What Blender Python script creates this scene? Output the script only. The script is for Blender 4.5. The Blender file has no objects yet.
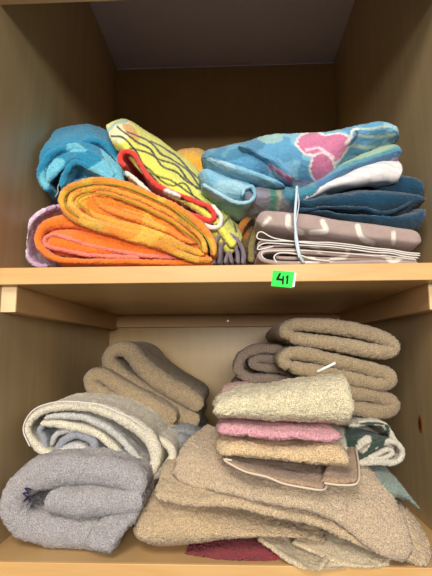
import bpy, math, numpy as np
from mathutils import Vector

scene = bpy.context.scene
COL = scene.collection
rng = np.random.default_rng(7)

# ------------------------------------------------------------------ camera
FPX = 443.7
CAM = np.array([.369, -.68, .3262])
PITCH, YAW, ROLL = .1378, .0392, -.005
FW = np.array([-math.sin(YAW) * math.cos(PITCH), math.cos(YAW) * math.cos(PITCH), math.sin(PITCH)])
RT0 = np.array([math.cos(YAW), math.sin(YAW), 0.]); UP0 = np.cross(RT0, FW)
RT = RT0 * math.cos(ROLL) + UP0 * math.sin(ROLL); UP = UP0 * math.cos(ROLL) - RT0 * math.sin(ROLL)
cd = bpy.data.cameras.new('camera'); cam = bpy.data.objects.new('camera', cd); COL.objects.link(cam)
cam.location = CAM; 
from mathutils import Matrix
cam.rotation_euler = Matrix(((RT[0], UP[0], -FW[0]), (RT[1], UP[1], -FW[1]), (RT[2], UP[2], -FW[2]))).to_euler()
cd.sensor_fit = 'HORIZONTAL'; cd.sensor_width = 36; cd.lens = 36.0 * FPX / 432; cd.clip_start = .02
scene.camera = cam
scene.view_settings.view_transform = 'Standard'
scene.view_settings.look = 'None'
scene.view_settings.gamma = 1
scene.view_settings.exposure = 0.0
try: scene.view_settings.use_curve_mapping = False
except Exception: pass


def at(px, py, Y):
    """measured picture position -> point in the cabinet at depth Y"""
    r = FW * FPX + RT * (px - 216) + UP * (288 - py)
    return CAM + r * (Y - CAM[1]) / r[1]


def mapped(P):
    d = P - CAM; z = d @ FW
    return 216 + FPX * (d @ RT) / z, 288 - FPX * (d @ UP) / z


def srgb(r, g, b):
    c = np.array([r, g, b], float) / 255
    return tuple(np.where(c <= .04045, c / 12.92, ((c + .055) / 1.055) ** 2.4))


# ------------------------------------------------------------------ cabinet sizes
W, D = .70, .655
ZF = .022            # lower shelf top
ZU0, ZU = .4295, .4565  # upper shelf under / top
ZC = 1.242
HEAD = .885


# ------------------------------------------------------------------ noise
def _hash(ix, iy, iz, s):
    h = (ix * 374761393 + iy * 668265263 + iz * 1274126177 + s * 974634721) & 0x7fffffff
    h = ((h ^ (h >> 13)) * 1103515245) & 0x7fffffff
    h = ((h ^ (h >> 11)) * 12345677) & 0x7fffffff
    return (h ^ (h >> 15)) / float(0x7fffffff) * 2 - 1


def vnoise(P, freq, seed=0):
    Q = P * freq
    i = np.floor(Q).astype(np.int64); f = Q - i; f = f * f * (3 - 2 * f)
    out = 0
    for dx in (0, 1):
        for dy in (0, 1):
            for dz in (0, 1):
                w = (f[:, 0] if dx else 1 - f[:, 0]) * (f[:, 1] if dy else 1 - f[:, 1]) * (f[:, 2] if dz else 1 - f[:, 2])
                out = out + w * _hash(i[:, 0] + dx, i[:, 1] + dy, i[:, 2] + dz, seed)
    return out


def warp(P, amp, freq, seed):
    return P + amp * np.stack([vnoise(P, freq, seed + k * 17) for k in range(3)], 1)


# ------------------------------------------------------------------ curves and grids
def catmull(pts, n=None, ds=.003):
    pts = np.asarray(pts, float)
    m = len(pts)
    if m == 1: return pts
    e = np.vstack([2 * pts[0] - pts[1], pts, 2 * pts[-1] - pts[-2]])
    out = []
    for k in range(m - 1):
        p0, p1, p2, p3 = e[k:k + 4]
        t = np.linspace(0, 1, 16, endpoint=False)[:, None]
        out.append(.5 * ((2 * p1) + (-p0 + p2) * t + (2 * p0 - 5 * p1 + 4 * p2 - p3) * t ** 2 + (-p0 + 3 * p1 - 3 * p2 + p3) * t ** 3))
    out.append(pts[-1:])
    c = np.vstack(out)
    d = np.r_[0, np.cumsum(np.linalg.norm(np.diff(c[:, :3], axis=0), axis=1))]
    if n is None: n = max(6, int(d[-1] / ds))
    s = np.linspace(0, d[-1], n)
    return np.stack([np.interp(s, d, c[:, k]) for k in range(c.shape[1])], 1)


class Cloth:
    """collects the layers of one towel; build() links them as one mesh"""
    def __init__(self, seed=0, amp=.0022, freq=22, fine=.0005, zmin=None, xlim=(.004, W - .004), ylim=(-.02, D - .006)):
        self.V = []; self.F = []; self.C = []; self.n = 0
        self.seed = seed; self.amp = amp; self.freq = freq; self.fine = fine
        self.zmin = zmin; self.xlim = xlim; self.ylim = ylim

    def add(self, V, F, colour=None, uv=None):
        self.V.append(V); self.F += [tuple(i + self.n for i in f) for f in F]; self.n += len(V)
        c = np.ones((len(V), 4)) * (-1)
        if colour is not None: c[:, :3] = colour; c[:, 3] = 1
        self.C.append(c)
        return self

    def grid(self, G, T, colour=None, rim=1.0):
        """thick sheet on grid G[i,j,3], thickness T (scalar / per i / per i,j), rounded hems"""
        ni, nj = G.shape[:2]
        T = np.broadcast_to(np.asarray(T, float).reshape((-1, 1)) if np.ndim(T) == 1 else T, (ni, nj)).copy()
        di = np.gradient(G, axis=0); dj = np.gradient(G, axis=1)
        N = np.cross(di, dj); N /= (np.linalg.norm(N, axis=2, keepdims=True) + 1e-9)
        li = np.linalg.norm(np.diff(G, axis=0), axis=2); lj = np.linalg.norm(np.diff(G, axis=1), axis=2)
        ai = np.vstack([np.zeros((1, nj)), np.cumsum(li, 0)]); aj = np.hstack([np.zeros((ni, 1)), np.cumsum(lj, 1)])
        d = np.minimum(np.minimum(ai, ai[-1:] - ai), np.minimum(aj, aj[:, -1:] - aj))
        r = T / 2 * rim
        q = np.clip(d / r, 0, 1)
        H = T / 2 * np.sqrt(np.clip(1 - (1 - q) ** 2, .02, 1))
        A = (G + N * H[..., None]).reshape(-1, 3); B = (G - N * H[..., None]).reshape(-1, 3)
        V = np.vstack([A, B]); m = ni * nj; F = []
        idx = np.arange(m).reshape(ni, nj)
        a = idx[:-1, :-1].ravel(); b = idx[1:, :-1].ravel(); c = idx[1:, 1:].ravel(); e = idx[:-1, 1:].ravel()
        F += list(zip(a.tolist(), b.tolist(), c.tolist(), e.tolist()))
        F += list(zip((e + m).tolist(), (c + m).tolist(), (b + m).tolist(), (a + m).tolist()))
        for i in range(ni - 1):
            F.append((idx[i, 0], idx[i, 0] + m, idx[i + 1, 0] + m, idx[i + 1, 0]))
            F.append((idx[i + 1, -1], idx[i + 1, -1] + m, idx[i, -1] + m, idx[i, -1]))
        for j in range(nj - 1):
            F.append((idx[0, j + 1], idx[0, j + 1] + m, idx[0, j] + m, idx[0, j]))
            F.append((idx[-1, j], idx[-1, j] + m, idx[-1, j + 1] + m, idx[-1, j + 1]))
        return self.add(V, F, colour)

    def ribbon(self, pts, Yf, L, t, colour=None, ds=.0026, dx=0, dz=0, wob=.006, dyf=.0035, squash=1):
        """folded layer: its profile is measured on the front edge (depth Yf), then runs back by L.
        t in px at that depth (scalar, or third value of each point)"""
        k = (Yf - CAM[1]) / FPX
        pp = np.array([np.r_[at(p[0], p[1], Yf), (p[2] if len(p) > 2 else t) * k] for p in pts])
        c = catmull(pp, ds=ds)
        n = len(c)
        y = [0]; s = dyf * .35
        while y[-1] < L:
            y.append(y[-1] + s); s = min(s * 1.18, .014) if dyf <= .0035 else min(s * 1.1, dyf)
        y = np.array(y) * L / y[-1]
        G = np.zeros((n, len(y), 3)); 
        w = wob * vnoise(c[:, :3] + self.seed * 3.1, 14, self.seed)
        for j, yy in enumerate(y):
            G[:, j, 0] = c[:, 0] + dx * yy; G[:, j, 2] = c[:, 2] + dz * yy
            G[:, j, 1] = Yf + yy + w * (1 - yy / L)
        return self.grid(G, c[:, 3], colour)

    def sheet(self, rows, t, colour=None, ds=.0027, raw=False):
        """rows of (px,py,Y), all left to right; t in metres"""
        R = []
        for r in rows:
            P = np.array(r, float) if raw else np.array([at(*p) for p in r])
            R.append(P)
        wid = max(np.linalg.norm(np.diff(r, axis=0), axis=1).sum() for r in R)
        nu = max(8, int(wid / ds))
        R = [catmull(r, n=nu) for r in R]
        R = np.array(R)
        ln = np.linalg.norm(np.diff(R, axis=0), axis=2).sum(0).max()
        nv = max(6, int(ln / ds))
        G = np.stack([catmull(R[:, j], n=nv) for j in range(nu)], 1)
        return self.grid(G, t, colour)

    def pillow(self, pts, Yf, Yb, n=2.6, colour=None, ds=.0028, endr=.018, top=.35, tilt=0, nth=None, blunt=.03):
        """soft fold whose rounded front faces out. pts: (px, py_top, py_bottom[, yshift]) left to right"""
        a = (Yb - Yf) / 2; Yc = (Yf + Yb) / 2
        cs = []
        for p in pts:
            sh = p[3] if len(p) > 3 else 0
            t_ = at(p[0], p[1], Yf + sh + 2 * a * top)
            if t_[2] > CAM[2] + .02: t_ = at(p[0], p[1], Yf + sh + min(.035, 2 * a * .15))
            b_ = at(p[0], p[2], Yf + sh + min(.02, a * .3))
            cs.append([(b_[0] + t_[0]) / 2 if False else b_[0], Yc + sh, (t_[2] + b_[2]) / 2, max(.003, (t_[2] - b_[2]) / 2)])
        c = catmull(np.array(cs), ds=ds)
        m = len(c)
        x = c[:, 0]; s = np.r_[0, np.cumsum(np.linalg.norm(np.diff(c[:, :3], axis=0), axis=1))]
        d = np.minimum(s, s[-1] - s); q = np.clip(d / endr, 0, 1)
        e = np.sqrt(np.clip(1 - (1 - q) ** 2, 0, 1)); e = np.maximum(e, blunt)
        per = 4 * (a * .5 + c[:, 3].max())
        nth = nth or max(24, min(260, int(per / ds)))
        th = np.linspace(0, 2 * math.pi, nth, endpoint=False)
        cx = np.sign(np.cos(th)) * np.abs(np.cos(th)) ** (2 / n); cz = np.sign(np.sin(th)) * np.abs(np.sin(th)) ** (2 / n)
        V = np.zeros((m, nth, 3))
        ea = a - (1 - e) * min(a, endr)
        V[:, :, 0] = x[:, None]
        V[:, :, 1] = c[:, 1:2] + ea[:, None] * cx[None]
        V[:, :, 2] = c[:, 2:3] + (c[:, 3] * e)[:, None] * cz[None] + tilt * (V[:, :, 1] - Yf)
        V = V.reshape(-1, 3); F = []
        for i in range(m - 1):
            for j in range(nth):
                k = (j + 1) % nth
                F.append((i * nth + j, i * nth + k, (i + 1) * nth + k, (i + 1) * nth + j))
        F.append(tuple(range(nth))[::-1]); F.append(tuple((m - 1) * nth + j for j in range(nth)))
        return self.add(V, F, colour)

    def build(self, name, mat, parent=None, paint=None, base=(1, 1, 1)):
        V = np.vstack(self.V); C = np.vstack(self.C)
        P0 = V.copy()
        if self.amp: V = warp(V, self.amp, self.freq, self.seed); V = warp(V, self.amp * .45, self.freq * 2.7, self.seed + 5)
        if self.fine: V = warp(V, self.fine, 420, self.seed + 9)
        if self.zmin is not None: V[:, 2] = np.where(V[:, 2] < self.zmin + .0006, self.zmin + .0006 + .0004 * rng.random(len(V)), V[:, 2])
        V[:, 0] = np.clip(V[:, 0], *self.xlim); V[:, 1] = np.clip(V[:, 1], *self.ylim)
        col = np.where(C[:, 3:] > 0, C[:, :3], np.array(base)[None])
        if paint is not None: col = paint(P0, col)
        lo = V.min(0); hi = V.max(0); o = np.array([(lo[0] + hi[0]) / 2, (lo[1] + hi[1]) / 2, lo[2]])
        me = bpy.data.meshes.new(name)
        me.from_pydata((V - o).tolist(), [], self.F); me.update()
        me.polygons.foreach_set('use_smooth', [True] * len(me.polygons))
        pile = {'shaggy_terry_cloth': .0030, 'terry_cloth': .0022, 'fine_terry_cloth': .0018}.get(mat.name, 0)
        if pile:
            nv = np.zeros(len(V) * 3); me.vertices.foreach_get('co', nv)
            nn = np.array([v.vector for v in me.vertex_normals])
            q = nv.reshape(-1, 3) + nn * (pile * (rng.random(len(V)) - .35))[:, None]
            q[:, 2] = np.maximum(q[:, 2], .0)
            me.vertices.foreach_set('co', q.ravel()); me.update()
        at_ = me.color_attributes.new('cloth', 'FLOAT_COLOR', 'POINT')
        at_.data.foreach_set('color', np.hstack([np.clip(col, 0, 1), np.ones((len(V), 1))]).ravel().astype(np.float32))
        me.materials.append(mat)
        ob = bpy.data.objects.new(name, me); COL.objects.link(ob)
        ob.location = o
        if parent is not None:
            ob.parent = parent; ob.location = o - np.array(parent.location)
        return ob


def tag(o, label=None, cat=None, group=None, kind=None):
    if label: o['label'] = label
    if cat: o['category'] = cat
    if group: o['group'] = group
    if kind: o['kind'] = kind
    return o


# ------------------------------------------------------------------ materials
def node_mat(name):
    m = bpy.data.materials.new(name); m.use_nodes = True
    nt = m.node_tree; nt.nodes.clear()
    out = nt.nodes.new('ShaderNodeOutputMaterial'); b = nt.nodes.new('ShaderNodeBsdfPrincipled')
    nt.links.new(b.outputs[0], out.inputs[0])
    return m, nt, b


def N(nt, t, **kw):
    n = nt.nodes.new(t)
    for k, v in kw.items():
        if k in n.inputs: n.inputs[k].default_value = v
        else: setattr(n, k, v)
    return n


def cloth_mat(name, scale=420, bump=.9, var=.28, sheen=.25, dist=.002, mott=.1):
    m, nt, b = node_mat(name); L = nt.links.new
    a = N(nt, 'ShaderNodeAttribute', attribute_name='cloth')
    tc = N(nt, 'ShaderNodeTexCoord')
    n1 = N(nt, 'ShaderNodeTexNoise', Scale=scale, Detail=1.5, Roughness=.6)
    n2 = N(nt, 'ShaderNodeTexNoise', Scale=scale * .08, Detail=3)
    L(tc.outputs['Object'], n1.inputs['Vector']); L(tc.outputs['Object'], n2.inputs['Vector'])
    r1 = N(nt, 'ShaderNodeMapRange'); r1.inputs[1].default_value = .3; r1.inputs[2].default_value = .7
    r1.inputs[3].default_value = 1 - var; r1.inputs[4].default_value = 1 + var
    L(n1.outputs[0], r1.inputs[0])
    r2 = N(nt, 'ShaderNodeMapRange'); r2.inputs[1].default_value = .3; r2.inputs[2].default_value = .7
    r2.inputs[3].default_value = 1 - mott; r2.inputs[4].default_value = 1 + mott
    L(n2.outputs[0], r2.inputs[0])
    mu = N(nt, 'ShaderNodeMath', operation='MULTIPLY'); L(r1.outputs[0], mu.inputs[0]); L(r2.outputs[0], mu.inputs[1])
    vm = N(nt, 'ShaderNodeVectorMath', operation='SCALE'); L(a.outputs['Color'], vm.inputs[0]); L(mu.outputs[0], vm.inputs['Scale'])
    L(vm.outputs[0], b.inputs['Base Color'])
    b.inputs['Roughness'].default_value = .95; b.inputs['Specular IOR Level'].default_value = .1
    b.inputs['Sheen Weight'].default_value = sheen; b.inputs['Sheen Roughness'].default_value = .6
    bp = N(nt, 'ShaderNodeBump', Strength=bump, Distance=dist)
    L(n1.outputs[0], bp.inputs['Height']); L(bp.outputs[0], b.inputs['Normal'])
    return m


TERRY = cloth_mat('terry_cloth', scale=620, bump=1.0, var=.42, mott=.07)
TERRYF = cloth_mat('fine_terry_cloth', scale=760, bump=.8, var=.26, mott=.07)
PLUSH = cloth_mat('shaggy_terry_cloth', scale=560, bump=1.0, var=.46, dist=.003, mott=.05)
WOVEN = cloth_mat('smooth_woven_cloth', scale=800, bump=.3, var=.1, dist=.001, mott=.06)


def wood_mat(name, c1, c2, axis='Z', scale=1.0, rough=.42, spec=.4, ringy=.5, knot=None):
    m, nt, b = node_mat(name); L = nt.links.new
    tc = N(nt, 'ShaderNodeTexCoord'); mp = N(nt, 'ShaderNodeMapping')
    s = {'X': (.9, 9, 9), 'Y': (9, .9, 9), 'Z': (9, 9, .9)}[axis]
    mp.inputs['Scale'].default_value = [k * scale for k in s]
    L(tc.outputs['Object'], mp.inputs['Vector'])
    n1 = N(nt, 'ShaderNodeTexNoise', Scale=1.2, Detail=3, Distortion=.6); L(mp.outputs[0], n1.inputs['Vector'])
    w = N(nt, 'ShaderNodeMath', operation='MULTIPLY'); w.inputs[1].default_value = 9; L(n1.outputs[0], w.inputs[0])
    fr = N(nt, 'ShaderNodeMath', operation='PINGPONG'); fr.inputs[1].default_value = 1; L(w.outputs[0], fr.inputs[0])
    mp2 = N(nt, 'ShaderNodeMapping'); mp2.inputs['Scale'].default_value = [k * scale * 12 for k in s]
    L(tc.outputs['Object'], mp2.inputs['Vector'])
    n2 = N(nt, 'ShaderNodeTexNoise', Scale=2.0, Detail=4); L(mp2.outputs[0], n2.inputs['Vector'])
    mx = N(nt, 'ShaderNodeMix'); mx.data_type = 'FLOAT'; mx.inputs[0].default_value = 1 - ringy
    L(fr.outputs[0], mx.inputs[2]); L(n2.outputs[0], mx.inputs[3])
    cr = N(nt, 'ShaderNodeMix'); cr.data_type = 'RGBA'
    cr.inputs[6].default_value = (*c1, 1); cr.inputs[7].default_value = (*c2, 1)
    L(mx.outputs[0], cr.inputs[0])
    L(cr.outputs[2], b.inputs['Base Color'])
    b.inputs['Roughness'].default_value = rough; b.inputs['Specular IOR Level'].default_value = spec
    bp = N(nt, 'ShaderNodeBump', Strength=.08, Distance=.001); L(n2.outputs[0], bp.inputs['Height']); L(bp.outputs[0], b.inputs['Normal'])
    return m


def plain(name, c, rough=.6, spec=.3, metal=0):
    m, nt, b = node_mat(name)
    tc = N(nt, 'ShaderNodeTexCoord'); n = N(nt, 'ShaderNodeTexNoise', Scale=60, Detail=3)
    nt.links.new(tc.outputs['Object'], n.inputs['Vector'])
    mx = N(nt, 'ShaderNodeMix'); mx.data_type = 'RGBA'
    mx.inputs[6].default_value = (*[k * .94 for k in c], 1); mx.inputs[7].default_value = (*[min(1, k * 1.05) for k in c], 1)
    nt.links.new(n.outputs[0], mx.inputs[0]); nt.links.new(mx.outputs[2], b.inputs['Base Color'])
    b.inputs['Roughness'].default_value = rough; b.inputs['Specular IOR Level'].default_value = spec; b.inputs['Metallic'].default_value = metal
    return m


PLY_V = wood_mat('maple_plywood_upright', srgb(176, 150, 108), srgb(194, 168, 124), 'Z')
PLY_B = wood_mat('maple_plywood_back', srgb(180, 150, 98), srgb(192, 162, 110), 'Z', rough=.34, spec=.3, ringy=.3)
PLY_H = wood_mat('maple_plywood_flat', srgb(200, 162, 106), srgb(210, 172, 118), 'X', rough=.4)
EDGE = wood_mat('maple_edge_strip', srgb(204, 156, 92), srgb(220, 176, 112), 'X', scale=1.6, rough=.5)
CLEATM = wood_mat('maple_cleat_wood', srgb(204, 160, 106), srgb(214, 174, 122), 'Y', rough=.5)
CLEATX = wood_mat('maple_back_cleat_wood', srgb(204, 160, 106), srgb(214, 174, 122), 'X', rough=.5)
ENDG = plain('pale_end_grain', srgb(226, 196, 150), .7)
LAV = plain('pale_lavender_laminate', srgb(222, 212, 232), .6)
WHITE = plain('white_paint', srgb(226, 222, 214), .6)
STEEL = plain('screw_steel', srgb(150, 150, 150), .35, .5, 1)
KNOT = plain('dark_knot_wood', srgb(92, 48, 22), .5)
WOVEN_GREEN = plain('olive_stitching', srgb(150, 150, 50), .9, .1)
WHITE_CLOTH = plain('off_white_piping', srgb(222, 216, 206), .9, .1)
WHITE_PLAIN = plain('white_paper', srgb(232, 230, 226), .8, .2)
BORDER = plain('pale_border_yarn', srgb(214, 196, 170), .95, .1)
THREAD = plain('pale_thread', srgb(196, 200, 150), .9, .1)
DARKTHREAD = plain('dark_purple_thread', srgb(52, 44, 84), .9, .1)
GREENP = plain('bright_green_paper', srgb(60, 226, 84), .7, .2)
BLACKP = plain('black_ink', srgb(16, 26, 20), .7, .2)
PLASTIC = plain('cloudy_plastic', srgb(190, 200, 206), .3, .5)
KNOTR = plain('knot_ring_wood', srgb(150, 98, 52), .5)


# ------------------------------------------------------------------ boxes
def box(name, lo, hi, mat, parent=None, bevel=.0012):
    lo = np.array(lo, float); hi = np.array(hi, float)
    o = np.array([(lo[0] + hi[0]) / 2, (lo[1] + hi[1]) / 2, lo[2]])
    import bmesh
    bm = bmesh.new(); bmesh.ops.create_cube(bm, size=1)
    for v in bm.verts:
        for k in range(3): v.co[k] = (lo[k] + (v.co[k] + .5) * (hi[k] - lo[k])) - o[k]
    if bevel: bmesh.ops.bevel(bm, geom=bm.edges[:], offset=bevel, segments=2, affect='EDGES', profile=.5)
    me = bpy.data.meshes.new(name); bm.to_mesh(me); bm.free(); me.materials.append(mat)
    ob = bpy.data.objects.new(name, me); COL.objects.link(ob)
    ob.location = o - (np.array(parent.location) if parent is not None else 0)
    if parent is not None: ob.parent = parent
    return ob


def child_of(o, parent):
    """re-seat an object under another whose world place is the sum of parents"""
    return o


def world(o):
    p = np.array(o.location)
    while o.parent: o = o.parent; p = p + np.array(o.location)
    return p


def disc(name, c, r, axis, mat, parent, depth=.0012, ry=None, seg=20):
    import bmesh
    bm = bmesh.new(); bmesh.ops.create_cone(bm, cap_ends=True, segments=seg, radius1=r, radius2=r * .9, depth=depth)
    ry = ry or r
    for v in bm.verts:
        x, y, z = v.co; y = y * ry / r
        if axis == 'Y': v.co = Vector((x, -z, y))
        else: v.co = Vector((z * axis, x, y))
    me = bpy.data.meshes.new(name); bm.to_mesh(me); bm.free(); me.materials.append(mat)
    ob = bpy.data.objects.new(name, me); COL.objects.link(ob); ob.parent = parent
    ob.location = np.array(c) - world(parent)
    return ob


# cabinet: one thing
cab = bpy.data.objects.new('storage_cabinet', None); COL.objects.link(cab); cab.location = (W / 2, D / 2, -.004)
tag(cab, 'open maple plywood cupboard with two shelves holding folded towels', 'cupboard')
YE = -.04
sp_l = box('side_panel', (-.024, YE - .03, -.004), (-.006, D + .006, ZC + .018), PLY_V, cab)
sp_r = box('side_panel', (W, YE, -.004), (W + .018, D + .006, ZC + .018), PLY_V, cab)
box('back_panel', (-.006, D, -.004), (W, D + .006, ZC), PLY_B, cab, 0)
tag(box('top_panel', (-.006, YE, ZC), (W, D, ZC + .018), LAV, cab), 'pale lavender top panel')
sh = box('shelf', (-.0055, .004, ZU0), (W - .0005, D, ZU), PLY_H, cab, 0)
e = box('edge_strip', (-.0055, 0, ZU0), (W - .0005, .004, ZU), EDGE, None); e.parent = sh; e.location = np.array(e.location) - world(sh)
fl = box('bottom_shelf', (-.0055, .004, -.003), (W - .0005, D, ZF), PLY_H, cab, 0)
e = box('edge_strip', (-.0055, 0, -.003), (W - .0005, .004, ZF), EDGE, None); e.parent = fl; e.location = np.array(e.location) - world(fl)
CZ = .387
cl = box('cleat', (-.006, .018, CZ), (.0195, D - .019, ZU0), CLEATM, cab)
e = box('end_grain', (-.0054, .0172, CZ + .0006), (.0189, .0182, ZU0 - .0006), ENDG, None, 0); e.parent = cl; e.location = np.array(e.location) - world(cl)
cr_ = box('cleat', (W - .0195, .036, CZ), (W, D - .019, ZU0), CLEATM, cab)
e = box('end_grain', (W - .0189, .0352, CZ + .0006), (W - .0006, .0362, ZU0 - .0006), ENDG, None, 0); e.parent = cr_; e.location = np.array(e.location) - world(cr_)
cb = box('cleat', (-.006, D - .019, CZ + .006), (W, D, ZU0), CLEATX, cab)
for px in (150, 228, 300):
    p = at(px, 321, D - .019); disc('screw', (p[0], D - .0197, p[2]), .0036, 'Y', STEEL, cb)
# knots in the right-hand side panel
kn = at(0, 0, 0)
for (px, py, r) in ((420.5, 424, .0062),):
    r3 = FW * FPX + RT * (px - 216) + UP * (288 - py); P = CAM + r3 * (W - CAM[0]) / r3[0]
    k1 = disc('knot_ring', (W - .0003, P[1], P[2]), r * 1.6, -1, KNOTR, sp_r, .0006, r * 2.6)
    disc('knot', (W - .0007, P[1], P[2]), r * .75, -1, KNOT, k1, .0006, r * 1.7)
# the head rail over the opening, out of view above
box('head_rail', (-.006, YE - .02, HEAD), (W, YE, ZC + .018), PLY_H, cab)

# setting: the white wall that frames the cupboard
def structure(o): o['kind'] = 'structure'; return o
structure(box('trim_1', (W + .0015 + .018, YE - .012, -.35), (W + .09, YE + .005, 1.35), WHITE))
structure(box('trim_2', (-.09, YE - .012, -.35), (-.0255, YE + .005, 1.35), WHITE))
structure(box('wall_front', (W + .09, YE, -.9), (1.7, YE + .05, 1.6), WHITE, None, 0))
structure(box('wall_front', (-1.0, YE, -.9), (-.09, YE + .05, 1.6), WHITE, None, 0))

# ================================================================== TOWELS
TAN = srgb(190, 164, 128); TAND = srgb(150, 124, 96); BRN = srgb(150, 128, 104); CREAM = srgb(226, 208, 170)


def P2(P):
    return mapped(P)


def mix(col, c, m):
    m = np.clip(m, 0, 1)[:, None]
    return col * (1 - m) + np.array(c)[None] * m


def seg(px, py, pts, w):
    """soft mask of a polyline pattern measured on the cloth"""
    d = np.full(len(px), 1e9)
    pts = catmull(np.c_[np.array(pts, float), np.zeros(len(pts))], n=max(24, len(pts) * 8))[:, :2]
    for a, b in zip(pts[:-1], pts[1:]):
        v = b - a; L = v @ v + 1e-9
        t = np.clip(((px - a[0]) * v[0] + (py - a[1]) * v[1]) / L, 0, 1)
        d = np.minimum(d, np.hypot(px - a[0] - t * v[0], py - a[1] - t * v[1]))
    return np.clip(w - d + .6, 0, 1)


def inside(px, py, pts):
    pts = catmull(np.c_[np.array(pts + [pts[0]], float), np.zeros(len(pts) + 1)], n=len(pts) * 8)[:, :2]
    c = np.zeros(len(px), bool)
    for a, b in zip(pts[:-1], pts[1:]):
        k = ((a[1] > py) != (b[1] > py)) & (px < (b[0] - a[0]) * (py - a[1]) / (b[1] - a[1] + 1e-12) + a[0])
        c ^= k
    return c.astype(float)


def cord(name, pts, r, mat, parent=None, seg_=8, flat=1.0):
    """tube along 3D points"""
    c = catmull(np.array(pts, float), ds=.0025); n = len(c)
    if n > 60: c = warp(c, .0016, 34, len(name))
    t = np.gradient(c, axis=0); t /= np.linalg.norm(t, axis=1, keepdims=True) + 1e-9
    ref = np.array([0, 1, 0.]); u = np.cross(t, ref); u /= np.linalg.norm(u, axis=1, keepdims=True) + 1e-6; v = np.cross(t, u)
    V = []; F = []
    for i in range(n):
        for k in range(seg_):
            a = 2 * math.pi * k / seg_
            V.append(c[i] + u[i] * math.cos(a) * r + v[i] * math.sin(a) * r * flat)
    for i in range(n - 1):
        for k in range(seg_):
            F.append((i * seg_ + k, i * seg_ + (k + 1) % seg_, (i + 1) * seg_ + (k + 1) % seg_, (i + 1) * seg_ + k))
    F.append(tuple(range(seg_))[::-1]); F.append(tuple((n - 1) * seg_ + k for k in range(seg_)))
    V = np.array(V); o = (V.min(0) + V.max(0)) / 2; o[2] = V[:, 2].min()
    me = bpy.data.meshes.new(name); me.from_pydata((V - o).tolist(), [], F); me.update()
    me.polygons.foreach_set('use_smooth', [True] * len(me.polygons)); me.materials.append(mat)
    ob = bpy.data.objects.new(name, me); COL.objects.link(ob); ob.location = o
    if parent is not None: ob.parent = parent; ob.location = o - world(parent)
    return ob


def towel(name, cloth, mat, label, group, base=(1, 1, 1), paint=None, cat='towel'):
    return tag(cloth.build(name, mat, None, paint, base), label, cat, group)


GU = 'folded towels on the upper shelf'; GL = 'folded towels on the lower shelf'; GW = 'small washcloths stacked on the tan towels'

# ---------------------------------------------------------------- upper shelf
# lilac towel peeking out on the far left
c = Cloth(1, zmin=ZU)
c.ribbon([(47, 265), (34, 264), (26, 254), (25, 238), (29, 222), (40, 212), (56, 206)], .075, .3, 4.2)
c.ribbon([(60, 205), (44, 214), (33, 226), (31, 240), (34, 250)], .11, .24, 4)
towel('bath_towel', c, TERRY, 'pale lilac towel peeking out left of and under the orange towel', GU, srgb(196, 160, 186),
      paint=lambda P, col: mix(col, srgb(232, 210, 226), (vnoise(P, 90, 3) > .25) * 1.))

# orange towel, lower
OR = srgb(240, 122, 28); PK = srgb(232, 128, 104)
c = Cloth(2, zmin=ZU, amp=.003, freq=15)
c.ribbon([(212, 262, 5), (150, 262, 5), (90, 262, 5), (56, 260, 6), (41, 250, 7), (37, 238, 8), (46, 225, 12), (70, 221, 15), (100, 228, 14), (140, 241, 12), (180, 251, 9), (208, 256, 6)], .035, .30, 6.4, OR)
c.ribbon([(205, 258), (150, 256), (110, 250), (78, 243), (57, 236), (46, 238), (46, 246), (60, 251), (92, 256), (140, 258)], .040, .28, 4.0, PK)
c.ribbon([(62, 244), (90, 250), (130, 254)], .044, .28, 7, OR)
c.pillow([(47, 236, 253), (62, 230, 260), (100, 233, 262), (150, 246, 262), (206, 256, 262)], .0405, .29, n=4, colour=srgb(238, 118, 30))


def p_or(P, col):
    n = vnoise(P, 55, 8)
    return np.clip(col * (1 + .10 * n)[:, None], 0, 1)


towel('bath_towel', c, TERRY, 'bright orange folded towel with pink inner fold, lowest on the upper shelf at left', GU, OR, p_or)

# orange and yellow towel with rolled ends, above it
YO = srgb(238, 160, 52); OY = srgb(240, 140, 40); GR = srgb(176, 170, 60)
c = Cloth(3, zmin=ZU, amp=.003, freq=17)
c.ribbon([(211, 259, 6.8), (192, 258, 6.8), (162, 246, 8.1), (130, 236, 8.1), (98, 227, 8.1), (73, 218, 8.1), (62, 206, 8.1), (62, 193, 8.1), (75, 184, 8.1), (98, 179, 8.1), (128, 185, 9.0), (152, 197, 9.0), (178, 210, 9.0), (201, 226, 8.1), (212, 242, 6.8), (213, 254, 6.8)], .022, .26, 6, OY)
c.ribbon([(203, 254, 5.4), (178, 246, 6.8), (150, 237, 6.8), (118, 229, 6.8), (92, 221, 6.8), (76, 212, 6.8), (69, 202, 6.8), (74, 193, 6.8), (90, 188, 6.8), (106, 186, 6.8), (130, 193, 6.8), (156, 206, 6.8), (182, 221, 6.8), (201, 238, 5.4), (205, 252, 5.4)], .026, .24, 5, YO)
c.ribbon([(193, 244, 4.1), (164, 230, 5.4), (136, 219, 6.8), (112, 210, 6.8), (97, 201, 5.4), (97, 193, 5.4), (108, 192, 5.4), (130, 200, 6.8), (154, 212, 6.8), (180, 228, 5.4), (196, 244, 4.1)], .03, .22, 4.5, OY)
c.ribbon([(186, 246, 5.4), (156, 235, 8.1), (120, 224, 9.0), (96, 215, 9.0), (84, 206, 8.1), (82, 198, 6.8)], .034, .2, 6, YO)
c.ribbon([(180, 236), (150, 220), (124, 209)], .036, .2, 3.4, YO)
c.pillow([(70, 196, 210), (84, 188, 219), (104, 184, 227), (130, 190, 236), (160, 206, 246), (190, 226, 256), (207, 242, 258)], .036, .24, n=4, colour=srgb(232, 132, 34))


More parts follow.
